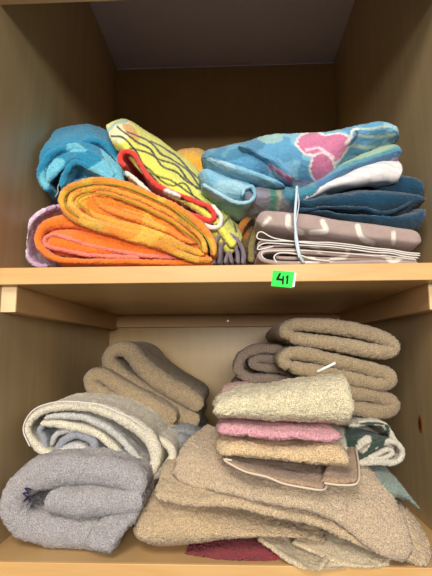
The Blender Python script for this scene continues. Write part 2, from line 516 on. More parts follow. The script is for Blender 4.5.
def p_yo(P, col):
    px, py = P2(P)
    n = vnoise(P, 40, 2)
    col = col * (1 + .08 * n)[:, None]
    col = mix(col, srgb(240, 190, 70), (n > .25) * .6)
    # yellow green border that follows the front hem
    edge = (P[:, 1] < .0275) & (vnoise(P, 28, 5) > -.15)
    return mix(col, srgb(150, 140, 40), edge * .35)


oy = towel('bath_towel', c, TERRY, 'orange and yellow towel with swirled folds on top of the bright orange one', GU, OY, p_yo)
k = .022
for pts in ([(212, 252), (203, 235), (184, 217), (154, 199), (122, 186), (96, 183.5), (75, 187), (65, 196), (66, 207), (78, 217)],
            [(203, 252), (195, 239), (176, 225), (150, 211), (124, 199), (98, 193), (82, 196), (78, 203), (90, 211)]):
    cord('edge_stitching', [at(x, y, k - .003) for x, y in pts], .0011, WOVEN_GREEN, oy)

# turquoise towel at the back left
TQ = srgb(20, 132, 168); LT = srgb(110, 190, 208)
c = Cloth(4, zmin=ZU, amp=.005, freq=17)
c.sheet([[(60, 176, .26), (76, 158, .28), (100, 146, .28), (118, 156, .28), (126, 180, .28)],
         [(40, 158, .20), (60, 138, .22), (84, 128, .22), (104, 132, .22), (126, 148, .22)],
         [(34, 156, .14), (50, 142, .15), (78, 132, .15), (96, 136, .15), (118, 158, .16)],
         [(36, 176, .11), (54, 158, .11), (74, 148, .10), (96, 156, .10), (124, 176, .11)],
         [(44, 191, .105), (58, 174, .10), (76, 162, .09), (98, 172, .09), (126, 190, .1)]], .012)
c.pillow([(58, 172, 186, .01), (76, 150, 196), (98, 145, 200), (118, 158, 202), (130, 172, 202, .02)], .13, .30, n=2.2)
c.pillow([(62, 188, 198), (84, 176, 206), (108, 172, 210), (132, 184, 214)], .11, .30, n=2.2)
c.ribbon([(38, 166), (44, 152), (60, 142), (78, 138), (90, 144), (104, 150), (112, 162)], .125, .14, 6)
c.ribbon([(47, 190), (39, 172), (48, 154), (70, 144), (88, 150), (102, 160), (114, 178)], .085, .10, 7)
c.ribbon([(80, 140), (98, 138), (114, 150), (126, 176)], .105, .10, 7)
c.ribbon([(62, 186), (64, 172), (74, 162), (94, 168), (120, 186)], .08, .08, 6)


def p_tq(P, col):
    px, py = P2(P)
    m = inside(px, py, [(64, 143), (76, 142), (88, 150), (78, 152), (66, 150)])
    m = np.maximum(m, inside(px, py, [(42, 172), (54, 160), (64, 162), (56, 178), (44, 190), (38, 184)]))
    m = np.maximum(m, inside(px, py, [(100, 145), (112, 152), (128, 176), (126, 190), (92, 176), (84, 172), (104, 160)]))
    m = np.maximum(m, inside(px, py, [(80, 172), (112, 178), (126, 196), (90, 182)]))
    return mix(col, LT, m * .95)


tq = towel('beach_towel', c, TERRY, 'crumpled turquoise towel at the back left of the upper shelf', GU, TQ, p_tq)
for pts in ([(61, 182, .10), (63, 188, .095), (60, 193, .095), (62, 200, .095)], [(62, 180, .10), (58, 186, .095), (58, 192, .095), (55, 197, .095)]):
    cord('loose_thread', [at(*p) for p in pts], .0006, THREAD, tq)

# gold towel behind
c = Cloth(5, zmin=ZU, amp=.003)
c.pillow([(164, 158, 190), (174, 146, 200), (188, 141, 205), (203, 144, 210), (214, 163, 215), (218, 180, 214)], .20, .42, n=2.3)
c.pillow([(168, 200, 262), (190, 190, 262), (214, 200, 262), (234, 214, 262)], .17, .42, n=3.5, ds=.005)
towel('bath_towel', c, TERRY, 'golden yellow towel bulging up behind the yellow patterned towel', GU, srgb(232, 176, 60),
      paint=lambda P, col: mix(col, srgb(236, 150, 50), (vnoise(P, 30, 4) > .1) * .7))

# yellow towel with black lines, red and white underside
YE_ = srgb(226, 222, 92); RED = srgb(224, 62, 46); WH = srgb(232, 226, 210)
c = Cloth(6, zmin=ZU, amp=.002)
c.sheet([[(112, 138, .30), (128, 128, .30), (150, 146, .30), (172, 160, .30), (196, 180, .3), (220, 210, .3), (236, 232, .28)],
         [(108, 128, .16), (124, 121, .18), (146, 134, .18), (170, 150, .18), (196, 170, .18), (220, 203, .17), (240, 232, .15)],
         [(107, 130, .10), (122, 127, .09), (144, 144, .09), (168, 160, .09), (194, 183, .09), (217, 212, .085), (238, 238, .08)],
         [(112, 140, .075), (124, 143, .06), (144, 162, .055), (166, 180, .05), (190, 198, .05), (214, 220, .05), (235, 246, .05)],
         [(118, 149, .08), (130, 158, .07), (148, 178, .065), (168, 196, .06), (190, 207, .06), (212, 224, .06), (232, 247, .06)]], .0085, YE_, ds=.0018)
c.ribbon([(124, 170), (137, 181), (154, 197), (180, 212), (206, 226), (218, 227), (221, 217), (212, 206)], .046, .26, 4.4, WH)
c.ribbon([(124, 165), (119, 158), (122, 150), (131, 151), (141, 164), (152, 181), (170, 192), (190, 199), (206, 206), (214, 214), (210, 221), (196, 217), (178, 209)], .042, .25, 4.8, RED)
c.sheet([[(216, 200, .12), (232, 222, .11), (241, 238, .10)], [(212, 212, .075), (226, 228, .07), (239, 246, .07)], [(208, 226, .066), (220, 238, .064), (232, 253, .066)], [(206, 232, .09), (218, 244, .09), (230, 256, .09)]], .008, YE_)


def p_ye(P, col):
    px, py = P2(P)
    isY = (col[:, 1] > .6) & (col[:, 2] < .3)
    lines = [[(118, 127), (134, 140), (150, 150), (162, 166), (176, 172), (190, 184), (206, 192), (216, 204)],
             [(130, 148), (148, 153), (160, 160), (176, 166), (186, 178), (196, 188), (210, 196), (220, 212)],
             [(138, 158), (150, 170), (160, 180), (172, 186), (184, 184), (194, 196), (206, 204)],
             [(150, 142), (166, 150), (178, 158), (190, 172), (204, 184), (214, 196)],
             [(112, 136), (124, 138), (136, 152), (146, 168), (158, 184)],
             [(128, 132), (146, 140), (160, 154), (172, 160), (188, 172), (200, 188)], [(156, 176), (170, 180), (184, 190), (200, 200), (212, 212)],
             [(206, 222), (220, 226), (230, 218), (236, 232)]]
    m = 0
    for l in lines: m = np.maximum(m, seg(px, py, l, .8))
    col = mix(col, srgb(232, 228, 190), isY * (inside(px, py, [(107, 126), (126, 122), (134, 130), (124, 142), (110, 140)])) * .8)
    col = mix(col, srgb(238, 160, 60), isY * (inside(px, py, [(122, 124), (132, 126), (140, 138), (132, 140)])) * .8)
    col = mix(col, srgb(120, 180, 180), isY * seg(px, py, [(108, 132), (116, 124), (126, 122)], 1.4) * .7)
    col = mix(col, srgb(26, 26, 24), isY * m)
    isR = (col[:, 0] > .5) & (col[:, 1] < .2)
    w = seg(px, py, [(166, 192), (178, 198)], 3.0) + seg(px, py, [(183, 202), (186, 207)], 2.2)
    col = mix(col, srgb(236, 232, 222), isR * np.clip(w, 0, 1))
    col = mix(col, srgb(20, 20, 22), isR * np.clip(seg(px, py, [(181, 198), (188, 204), (192, 208)], 1.3) + seg(px, py, [(205, 207), (208, 213)], 1.), 0, 1))
    return col


towel('beach_towel', c, TERRYF, 'yellow towel with black lines and red fold leaning diagonally over the orange towels', GU, YE_, p_ye)

# purple grey striped cloth
c = Cloth(7, zmin=ZU, amp=.002)
c.ribbon([(243, 264), (244, 252), (238, 240), (226, 234), (217, 238), (213, 250), (214, 264)], .05, .2, 4.2)
c.ribbon([(238, 264), (237, 250), (229, 242), (221, 246), (219, 264)], .052, .2, 4.0)
c.ribbon([(232, 264), (229, 252), (225, 264)], .054, .18, 3.6)


def p_pg(P, col):
    s = np.sin(P[:, 0] * 900 + P[:, 2] * 200)
    return mix(col, srgb(150, 126, 96), (s > .5) * .6)


towel('hand_towel', c, WOVEN, 'grey purple striped cloth bunched between the orange towels and the olive cloth', GU, srgb(112, 98, 116), p_pg)

# olive / brown towel filling the gap
c = Cloth(8, zmin=ZU, amp=.003)
c.pillow([(222, 228, 262, .03), (236, 205, 262, .01), (250, 200, 262), (262, 205, 262), (275, 214, 262)], .14, .34, n=2.6)
c.ribbon([(236, 262), (237, 240), (244, 222), (254, 214), (257, 222), (252, 240), (252, 262)], .10, .12, 6)
c.pillow([(212, 190, 204), (224, 184, 206), (244, 196, 210), (256, 202, 212)], .14, .30, n=2.2)


def p_ol(P, col):
    px, py = P2(P)
    col = mix(col, srgb(214, 130, 50), inside(px, py, [(232, 205), (246, 205), (248, 232), (240, 240), (230, 226)]) * .8)
    return mix(col, srgb(120, 92, 66), (vnoise(P, 45, 3) > .2) * .5)


towel('hand_towel', c, TERRY, 'olive and brown towel behind the purple cloth left of the taupe blankets', GU, srgb(140, 120, 66), p_ol)

# taupe trellis blankets
TP = srgb(168, 146, 136)


def trellis(P, col, off=0.):
    px, py = P2(P)
    m = 0
    for l, w in (([(288, 217), (289, 228), (301, 233)], 2.6), ([(322, 222), (325, 231), (311, 233)], 2.6), ([(357, 226), (361, 237), (373, 243)], 2.6),
                 ([(394, 233), (394, 243)], 2.2), ([(347, 249), (348, 254)], 2), ([(311, 246), (321, 252)], 2), ([(381, 252), (392, 262)], 2.4),
                 ([(404, 256), (394, 262)], 2.2), ([(331, 260), (346, 257)], 1.8), ([(302, 254), (314, 259)], 1.8), ([(300, 261), (318, 262)], 1.4), ([(270, 218), (262, 226)], 1.6)):
        m = np.maximum(m, seg(px, py, l, w))
    back = P[:, 1] > .09
    s = .1
    r = np.hypot(((P[:, 0] + off) % s) - s / 2, (P[:, 1] % s) - s / 2)
    m = np.where(back, (np.abs(r - .042) < .005) * 1., m)
    return mix(col, srgb(226, 216, 202), m * .92)


c = Cloth(9, zmin=ZU, amp=.0012, fine=.0002)
c.ribbon([(418, 262), (340, 262.5), (290, 263), (268, 261), (259, 255.5), (268, 250.5), (300, 251), (350, 254.5), (417, 260)], .02, .34, 4.4)
c.ribbon([(410, 260), (340, 258.5), (290, 258), (275, 257)], .024, .3, 3.4)
bl = towel('throw_blanket', c, WOVEN, 'lower taupe blanket with white trellis pattern lying on the upper shelf', 'taupe blankets with white trellis pattern', TP,
           lambda P, col: trellis(P, col))
cord('piping', [at(x, y, .016) for x, y in [(277, 263), (274, 257), (280, 253), (296, 254), (312, 259), (330, 261)]], .0012, WHITE_CLOTH, bl)
cord('piping', [at(x, y, .017) for x, y in [(268, 262), (262, 256), (267, 251.5), (300, 250.5), (350, 253.5), (416, 259.5)]], .0009, WHITE_CLOTH, bl)

c = Cloth(10, zmin=ZU, amp=.0015, fine=.0002)
c.pillow([(256, 215, 232), (266, 213, 233), (300, 216, 237), (340, 222, 242), (380, 227, 246), (412, 232, 250), (421, 237, 250)], .03, .36, n=5, ds=.0019)
c.ribbon([(420, 258), (360, 250.5), (310, 246.5), (274, 245.5), (262, 247), (258, 243.5), (265, 240.5), (300, 242), (350, 246.5), (420, 255)], .028, .34, 2.4)
bl = towel('throw_blanket', c, WOVEN, 'upper taupe blanket with white trellis pattern under the navy towel', 'taupe blankets with white trellis pattern', TP,
           lambda P, col: trellis(P, col, .02))
for pts in ([(420, 256), (360, 248), (310, 243), (276, 238), (262, 232.5), (257.5, 235.5), (262, 240), (300, 241), (350, 245), (420, 254)],
            [(418, 258), (350, 249), (300, 244.5), (270, 243), (260, 246), (258, 250), (264, 249), (274, 246)]):
    cord('piping', [at(x, y, .024) for x, y in pts], .0011, WHITE_CLOTH, bl)

# navy teal towel
NV = srgb(4, 60, 84)
c = Cloth(11, zmin=ZU, amp=.006, freq=17, xlim=(.004, W - .003))
c.pillow([(290, 208, 212, .03), (305, 201, 214), (325, 194, 216), (350, 190, 219), (378, 188, 221), (400, 192, 219), (420, 198, 212), (426, 200, 210)], .035, .32, n=2.4)
c.pillow([(300, 213, 217, .02), (330, 215, 222), (360, 218, 227), (385, 219, 232), (408, 214, 236), (424, 206, 234), (428, 205, 228)], .03, .32, n=2.4)
c.pillow([(366, 188, 195, .02), (382, 178, 200), (398, 173, 204), (414, 175, 206), (424, 182, 206), (428, 190, 204)], .06, .32, n=2.4)
c.ribbon([(300, 209), (330, 207), (360, 209), (385, 213), (405, 208), (420, 196)], .033, .05, 2.6)
towel('bath_towel', c, TERRYF, 'dark navy teal towel at the right under the heart towel', GU, NV, lambda P, col: col * (1 + .2 * vnoise(P, 25, 3))[:, None])

# striped teal, green and grey towel under the heart towel
c = Cloth(12, zmin=ZU, amp=.003)
c.pillow([(240, 192, 207), (252, 184, 213), (275, 182, 214), (300, 186, 212), (320, 178, 202), (345, 162, 184), (372, 150, 174), (392, 143, 168), (402, 147, 166)], .035, .36, n=2.4)
GN = srgb(70, 150, 120)


def p_st(P, col):
    px, py = P2(P)
    q = py + .42 * (px - 300)
    col = mix(col, srgb(150, 140, 150), (px < 292) * .9)
    col = mix(col, srgb(60, 130, 150), inside(px, py, [(280, 186), (318, 188), (322, 204), (300, 214), (284, 200)]) * .9)
    col = mix(col, GN, seg(px, py, [(271, 184), (273, 198), (271, 214)], 2.6) * .9)
    col = mix(col, srgb(176, 196, 150), seg(px, py, [(276, 184), (279, 198), (277, 214)], 1.4) * .8)
    r = px > 312
    for off, cc in ((-8, srgb(150, 176, 150)), (2, srgb(76, 120, 160)), (9, srgb(170, 150, 186)), (-14, srgb(60, 150, 150))):
        col = mix(col, cc, r * seg(px, py, [(318, 183 + off), (345, 170 + off), (375, 160 + off), (400, 150 + off)], 2.6))
    return col


towel('beach_towel', c, TERRYF, 'teal, green and lavender striped towel just under the blue heart towel', GU, srgb(90, 150, 160), p_st)

# white cloth
c = Cloth(13, zmin=ZU, amp=.004, fine=.0002)
c.sheet([[(318, 188, .12), (345, 178, .12), (372, 168, .12), (396, 163, .12)],
         [(305, 192, .07), (345, 175, .06), (374, 165, .055), (400, 163, .06)],
         [(298, 196, .045), (345, 179, .036), (376, 169, .032), (403, 170, .04)],
         [(300, 198, .05), (345, 186, .04), (374, 180, .038), (400, 178, .045)],
         [(306, 199, .09), (345, 190, .08), (374, 187, .08), (396, 184, .09)]], .006)
towel('pillowcase', c, WOVEN, 'white folded cloth sticking out between the heart towel and the navy towel', GU, srgb(226, 220, 214),
      lambda P, col: mix(col, srgb(176, 168, 190), (np.sin(P[:, 2] * 500 + P[:, 0] * 120) > .6) * .35), cat='cloth')

# blue heart towel
BL = srgb(130, 186, 206)
c = Cloth(14, zmin=ZU, amp=.006, freq=15)
c.pillow([(203, 158, 170, .05), (212, 147, 176, .02), (235, 139, 186, .005), (262, 131, 190), (300, 125, 191), (330, 123, 184), (350, 122, 162), (374, 121, 151), (390, 126, 146), (398, 137, 145, .01)], .02, .34, n=2.3, endr=.03)
c.pillow([(199, 172, 186, .02), (208, 166, 197), (226, 174, 206), (242, 180, 207), (252, 184, 200)], .03, .28, n=2.2)
c.ribbon([(200, 184), (214, 192), (232, 201), (244, 203), (252, 196), (250, 188), (242, 190), (240, 196)], .026, .1, 3.4)
c.pillow([(318, 168, 180), (345, 150, 166), (370, 136, 154), (386, 127, 148), (397, 133, 146)], .05, .32, n=2.4)
c.pillow([(206, 156, 170), (222, 160, 176), (240, 167, 182), (262, 176, 189), (284, 184, 191)], .012, .2, n=2.2)
c.pillow([(238, 146, 153), (252, 150, 160), (266, 156, 168), (282, 164, 180), (294, 173, 185)], .006, .2, n=2.2)


def p_ht(P, col):
    px, py = P2(P)
    n = vnoise(P, 22, 6) + .5 * vnoise(P, 48, 7)
    col = mix(col, srgb(172, 210, 216), (n > .25) * .75)
    col = mix(col, srgb(72, 140, 180), (n < -.3) * .7)
    col = mix(col, srgb(50, 110, 136), inside(px, py, [(206, 148), (232, 142), (262, 140), (262, 150), (232, 160), (210, 158)]) * .55)
    col = mix(col, srgb(160, 196, 176), inside(px, py, [(252, 136), (276, 132), (284, 142), (266, 146)]) * .7)
    hearts = [([(298, 147), (303, 137), (316, 134), (327, 139), (338, 136), (348, 141), (344, 154), (330, 164), (316, 156), (304, 154)], srgb(206, 120, 152)),
              ([(314, 158), (326, 156), (333, 164), (330, 178), (318, 182), (310, 172)], srgb(204, 118, 150))]
    for h, cc in hearts:
        col = mix(col, srgb(232, 222, 214), seg(px, py, h + [h[0]], 2.0))
        col = mix(col, cc, inside(px, py, h))
        col = mix(col, srgb(238, 214, 224), seg(px, py, [(306, 152), (320, 150), (334, 158)], .9) * .8)
    for q in [[(270, 167), (274, 171)], [(278, 171), (282, 175)], [(286, 175), (290, 178)]]:
        col = mix(col, srgb(232, 200, 214), seg(px, py, q, 3.4) * .8); col = mix(col, srgb(206, 80, 130), seg(px, py, q, 2.1) * .9)
    col = mix(col, srgb(214, 214, 196), seg(px, py, [(268, 166), (284, 180), (300, 184)], .7) * .8)
    col = mix(col, srgb(206, 130, 170), seg(px, py, [(284, 180), (304, 184), (322, 182)], 1.6) * .7)
    for l in ([(356, 130), (370, 132), (388, 128)], [(356, 138), (374, 140), (392, 136)], [(352, 148), (372, 148), (392, 144)]):
        col = mix(col, srgb(196, 210, 176), seg(px, py, l, 1.3) * .7)
    col = mix(col, srgb(30, 44, 54), seg(px, py, [(348, 148), (354, 142), (357, 134), (352, 132)], 1.1) * .8)
    col = mix(col, srgb(236, 232, 220), seg(px, py, [(346, 146), (351, 140), (353, 132), (358, 131)], 1.1) * .9)
    return col


towel('beach_towel', c, TERRYF, 'big light blue tie-dye towel with pink hearts on top of the pile', GU, BL, p_ht)

# clear plastic strap looped round the taupe blankets
st = cord('plastic_strap', [at(*p) for p in [(297, 186, .014), (296.5, 196, .012), (295.5, 208, .008), (295, 220, .006), (296, 233, .006), (298, 246, .006), (300, 256, .007), (304, 263, .012)]],
          .0023, PLASTIC, None, flat=.4)
tag(st, 'thin clear plastic strap hanging down in front of the taupe blankets', 'strap')
cord('strap_loop', [at(*p) for p in [(297, 188, .012), (299, 202, .007), (297.5, 214, .006), (295.5, 226, .006), (295, 238, .006), (297, 250, .006), (299, 258, .007)]], .0010, PLASTIC, st)

# ---------------------------------------------------------------- lower shelf
# grey lavender towel front left
GV = srgb(170, 163, 160)
c = Cloth(20, zmin=ZF, amp=.005, freq=14, fine=.001, xlim=(-.004, .6))
c.ribbon([(142, 492, 20), (128, 480, 26), (100, 474, 30), (64, 474, 32), (30, 480, 30), (11, 496, 28), (9, 514, 28), (20, 530, 28), (46, 536, 32), (80, 538, 32), (104, 539, 32), (118, 536, 28)], .025, .22, 28, dyf=.0042, wob=.016)
c.ribbon([(142, 500, 22), (118, 504, 26), (90, 506, 28), (62, 507, 28), (42, 503, 24)], .016, .22, 24, dyf=.0042, wob=.012)
c.sheet([[(86, 545, .02), (100, 550, .012), (112, 553, .008)], [(92, 530, .03), (116, 532, .014), (124, 534, .012)], [(104, 516, .04), (126, 516, .03), (136, 516, .02)], [(112, 506, .07), (128, 504, .06), (142, 500, .05)]], .014)
gv = towel('bath_towel', c, PLUSH, 'thick grey lavender folded towel at the front left of the lower shelf', GL, GV)
cord('loose_thread', [at(*p) for p in [(31, 490, .022), (25, 488, .018), (29, 493, .014), (23, 493, .016), (27, 497, .016), (24, 501, .02), (29, 496, .02)]], .0012, DARKTHREAD, gv)

# grey towel under the tan pair
c = Cloth(21, zmin=ZF, amp=.003)
c.pillow([(60, 440, 490), (90, 425, 500), (130, 430, 500), (170, 432, 500), (200, 440, 500), (222, 450, 496)], .26, .6, n=4, ds=.006)
c.ribbon([(150, 430), (172, 432), (190, 434), (196, 442), (188, 452), (172, 458)], .20, .25, 8)
c.ribbon([(168, 444), (180, 440), (188, 446), (182, 462), (170, 470)], .17, .2, 9)
c.pillow([(110, 455, 500), (140, 450, 500), (165, 445, 500), (186, 440, 500), (200, 450, 500)], .20, .45, n=3, ds=.005)
towel('bath_towel', c, PLUSH, 'blue grey towel under the two folded tan towels at back left', GL, srgb(140, 142, 140))

# tan pair
c = Cloth(22, zmin=ZF, amp=.0025, freq=15, fine=.0009)
c.ribbon([(178, 432, 14), (164, 430, 16), (138, 417, 17), (112, 402, 17), (94, 390, 15), (89, 379, 14), (99, 375, 14), (116, 386, 16), (138, 400, 17), (160, 412, 17), (176, 421, 15)], .21, .24, 13, dyf=.0045)
towel('bath_towel', c, PLUSH, 'brown tan towel folded in a loop, the lower and further left of the pair', GL, srgb(166, 144, 110))
c = Cloth(23, zmin=ZF, amp=.0025, freq=15, fine=.0009)
c.ribbon([(199, 420, 16), (186, 419, 18), (160, 405, 20), (134, 389, 20), (114, 372, 17), (107, 359, 14), (114, 350, 14), (128, 352, 17), (144, 369, 19), (165, 385, 20), (188, 398, 19), (201, 408, 16)], .25, .26, 15, dyf=.0045)
towel('bath_towel', c, PLUSH, 'brown tan towel folded in a thick loop, the upper one leaning at back left', GL, srgb(168, 146, 111))

# off-white mat
OW = srgb(220, 210, 184); BG = srgb(150, 152, 158)
c = Cloth(24, zmin=ZF, amp=.0028, freq=16, fine=.0007)
c.ribbon([(54, 456, 6), (38, 450, 7), (28, 438, 7), (26, 426, 7), (36, 413, 8), (58, 406, 9), (92, 408, 10), (120, 418, 12), (142, 433, 13), (153, 450, 12), (154, 465, 10), (148, 474, 8), (141, 468, 7), (136, 458, 7)], .075, .22, 9, OW, dyf=.0045)
c.ribbon([(124, 458, 6), (112, 446, 7), (94, 434, 7), (74, 428, 8), (52, 424, 8), (40, 424, 6)], .08, .2, 8, OW, dyf=.0045)
c.ribbon([(138, 462, 5), (128, 447, 6), (112, 432, 6), (88, 420, 6), (62, 416, 6), (44, 418, 5)], .078, .2, 8, srgb(196, 192, 182), dyf=.0045)
c.ribbon([(44, 450), (42, 440), (38, 432), (42, 426)], .082, .15, 5, BG)
c.ribbon([(56, 452), (62, 442), (76, 436), (92, 442), (96, 454), (104, 456), (112, 448)], .085, .16, 7, BG)
c.ribbon([(58, 454), (72, 448), (84, 452), (88, 458)], .08, .16, 8, srgb(200, 196, 188))
c.ribbon([(108, 456), (116, 450), (128, 456), (134, 466)], .085, .15, 6, BG)
c.ribbon([(50, 446), (54, 436), (66, 432), (84, 434)], .09, .15, 5, srgb(190, 186, 178))
c.ribbon([(118, 462, 6), (130, 462, 7), (140, 470, 7), (150, 480, 6)], .07, .12, 6, OW)
c.pillow([(36, 448, 458), (64, 446, 462), (100, 446, 462), (130, 452, 468)], .10, .28, n=3, colour=OW)
c.pillow([(60, 416, 456), (90, 416, 458), (120, 430, 460)], .14, .28, n=3, colour=OW, ds=.005)
c.ribbon([(150, 440, 8), (166, 446, 8), (172, 458, 8), (164, 470, 8), (150, 478, 8)], .10, .18, 8, OW, dyf=.0045)
ow = towel('bath_towel', c, TERRY, 'off-white towel with blue grey lining resting on the grey lavender towel', GL, OW)
cord('edge_stitching', [at(*p) for p in [(30, 446, .070), (23.5, 428, .070), (33, 411, .069), (56, 402, .069), (92, 403.5, .069), (122, 413, .069), (147, 429, .07)]], .0011, WHITE_CLOTH, ow)

# brown bunch with tag, behind
c = Cloth(25, zmin=ZF, amp=.003, fine=.0009)
c.ribbon([(300, 384), (270, 380), (250, 380), (240, 372), (242, 358), (256, 350), (275, 350), (296, 356)], .20, .2, 9)
c.ribbon([(300, 376), (280, 370), (262, 368), (252, 364), (262, 359), (290, 364)], .205, .2, 8)
c.pillow([(228, 384, 420), (240, 376, 440), (270, 372, 440), (300, 376, 440), (316, 384, 440)], .22, .45, n=3, ds=.005)
c.ribbon([(296, 372), (308, 364), (318, 372), (330, 382)], .18, .1, 6)
bb = towel('bath_towel', c, PLUSH, 'bunched taupe brown towel with a white tag behind the cream washcloth', GL, srgb(136, 116, 98))
tg = Cloth(26, amp=.0004, fine=0)
tg.sheet([[(316, 371, .10), (324, 367, .09), (335, 361.5, .09)], [(317, 373, .10), (325, 369.2, .09), (336, 363.8, .09)]], .0008)
t_ = tg.build('care_tag', WHITE_PLAIN, None); t_.parent = bb; t_.location = np.array(t_.location) - world(bb); t_['label'] = 'white care tag'

# taupe stack right
TS = srgb(170, 148, 114)


def tstack(seed, pts, t, Yf, L, label, base, inner=None):
    c = Cloth(seed, zmin=ZF, amp=.002, freq=16, fine=.0009)
    c.ribbon(pts, Yf, L, t, dyf=.0045, wob=.008)
    if inner: c.ribbon(inner, Yf + .006, L - .02, 5, dyf=.0045)
    return towel('bath_towel', c, PLUSH, label, 'taupe towels stacked at the back right of the lower shelf', base)


tstack(27, [(332, 404, 12), (352, 408, 14), (376, 412, 14), (390, 411, 14), (395, 404, 14), (378, 397, 14), (352, 393, 14), (330, 392, 12), (320, 396, 12), (324, 402, 12)], 14, .105, .33,
       'taupe towel at the bottom of the back right stack', srgb(156, 135, 103))
tstack(28, [(290, 366, 12), (303, 369, 13), (338, 375, 14), (371, 383, 14), (387, 383, 14), (391, 376, 14), (371, 369, 14), (338, 361, 14), (306, 354, 13), (289, 354, 12), (284, 361, 12), (291, 367, 12)], 14, .105, .35,
       'taupe towel in the middle of the back right stack', srgb(161, 140, 106))
tstack(29, [(290, 337, 12), (304, 339, 13), (341, 344, 14), (374, 351, 14), (390, 351, 13), (394, 345, 13), (378, 336, 14), (346, 328, 14), (311, 324, 13), (292, 325, 12), (285, 331, 12), (294, 336, 12)], 14, .105, .35,
       'taupe towel on top of the back right stack', TS)
# green and white patterned towel
c = Cloth(30, zmin=ZF, amp=.002)
CW = srgb(204, 196, 176); DG = srgb(44, 66, 50)
c.ribbon([(336, 462), (352, 460), (372, 450), (390, 442), (400, 446), (402, 456), (394, 463), (376, 462), (356, 464)], .075, .25, 5, CW)
c.ribbon([(350, 428), (366, 424), (382, 424), (390, 432), (398, 446)], .08, .24, 5, CW)
c.ribbon([(352, 461), (374, 456), (388, 450), (393, 453), (384, 458), (364, 460)], .08, .2, 3.5, CW)
c.pillow([(330, 430, 462), (350, 424, 462), (370, 424, 458), (386, 430, 450), (394, 440, 448)], .095, .33, n=3.5, colour=CW)


def p_gw(P, col):
    px, py = P2(P)
    m = inside(px, py, [(346, 425), (366, 422), (386, 424), (390, 436), (380, 446), (368, 456), (356, 460), (350, 452), (344, 436)])
    w = inside(px, py, [(358, 440), (368, 436), (372, 444), (364, 452), (356, 450)])
    w = np.maximum(w, seg(px, py, [(350, 424), (364, 427), (384, 430)], 1.6)); w = np.maximum(w, inside(px, py, [(370, 425), (384, 425), (384, 432), (374, 432)]))
    m = m * (1 - w)
    m = np.maximum(m, inside(px, py, [(378, 438), (384, 436), (384, 446), (377, 448)]))
    return mix(col, DG, m)


towel('beach_towel', c, TERRY, 'white towel with dark green pattern under the taupe stack', GL, CW, p_gw)
# sage towel
c = Cloth(31, zmin=ZF, amp=.002)
c.pillow([(330, 466, 500), (356, 464, 500), (378, 462, 502), (396, 462, 503), (406, 474, 503), (414, 486, 506), (419, 494, 506)], .05, .33, n=2.6)
c.pillow([(330, 490, 515), (356, 484, 520), (378, 486, 520), (396, 486, 520), (410, 494, 518)], .10, .33, n=4, ds=.006)
towel('bath_towel', c, TERRY, 'sage green towel under the green and white one at right', GL, srgb(128, 142, 128))

# big tan towels in front
TN = srgb(202, 177, 143)
ra = dict(amp=.0036, freq=13, fine=.0006)
c = Cloth(32, zmin=ZF, **ra)   # cream flap at the very bottom
c.sheet([[(258, 539, .03), (270, 547, .018), (284, 556, .006), (300, 567, -.004), (312, 573, -.010), (322, 575, -.012)],
         [(270, 530, .07), (284, 538, .06), (298, 546, .05), (312, 555, .03), (322, 560, .015), (327, 562, 0)],
         [(290, 524, .12), (304, 528, .11), (316, 532, .10), (328, 538, .08), (334, 544, .05), (336, 550, .03)]], .007)
c.sheet([[(292, 540, .03), (312, 550, .02), (330, 560, .008), (350, 569, -.002), (372, 571, -.004), (391, 567, .002)],
         [(304, 530, .07), (322, 538, .05), (342, 546, .04), (360, 552, .03), (378, 556, .025), (394, 556, .025)],
         [(312, 524, .12), (330, 528, .11), (350, 532, .1), (366, 538, .09), (380, 544, .07), (394, 548, .06)]], .008)
c.sheet([[(322, 575, -.010), (334, 575, -.008), (348, 573, -.006)], [(328, 562, .010), (338, 562, .012), (350, 564, .012)], [(332, 550, .05), (342, 550, .05), (352, 552, .05)]], .006)
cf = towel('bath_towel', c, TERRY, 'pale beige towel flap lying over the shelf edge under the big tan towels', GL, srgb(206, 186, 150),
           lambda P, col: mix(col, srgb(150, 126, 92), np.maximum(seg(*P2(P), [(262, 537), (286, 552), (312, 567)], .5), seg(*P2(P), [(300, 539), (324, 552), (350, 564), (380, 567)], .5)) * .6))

c = Cloth(33, zmin=ZF, **ra)  # dark red
c.sheet([[(186, 555, .03), (205, 560, .02), (232, 564, .012), (262, 564, .012), (284, 555, .02)],
         [(188, 548, .06), (212, 548, .05), (238, 546, .05), (262, 546, .05), (288, 548, .05)],
         [(190, 540, .10), (214, 536, .10), (240, 534, .10), (262, 536, .10), (284, 540, .10)]], .010)
towel('bath_towel', c, PLUSH, 'dark red towel peeking out at the bottom under the tan towels', GL, srgb(146, 30, 38))

c = Cloth(34, zmin=ZF, **ra)  # third: thick roll bottom left
c.pillow([(135, 510, 524, .03), (139, 492, 546, .01), (150, 486, 556), (165, 482, 558), (188, 482, 555), (214, 490, 549), (240, 498, 542), (270, 505, 537), (300, 514, 533), (318, 522, 531, .01), (326, 527, 530, .02)], .006, .36, n=2.3, top=.25)
towel('bath_towel', c, PLUSH, 'tan towel lying lowest of the three big tan towels, rounded end at left', GL, srgb(200, 171, 130))

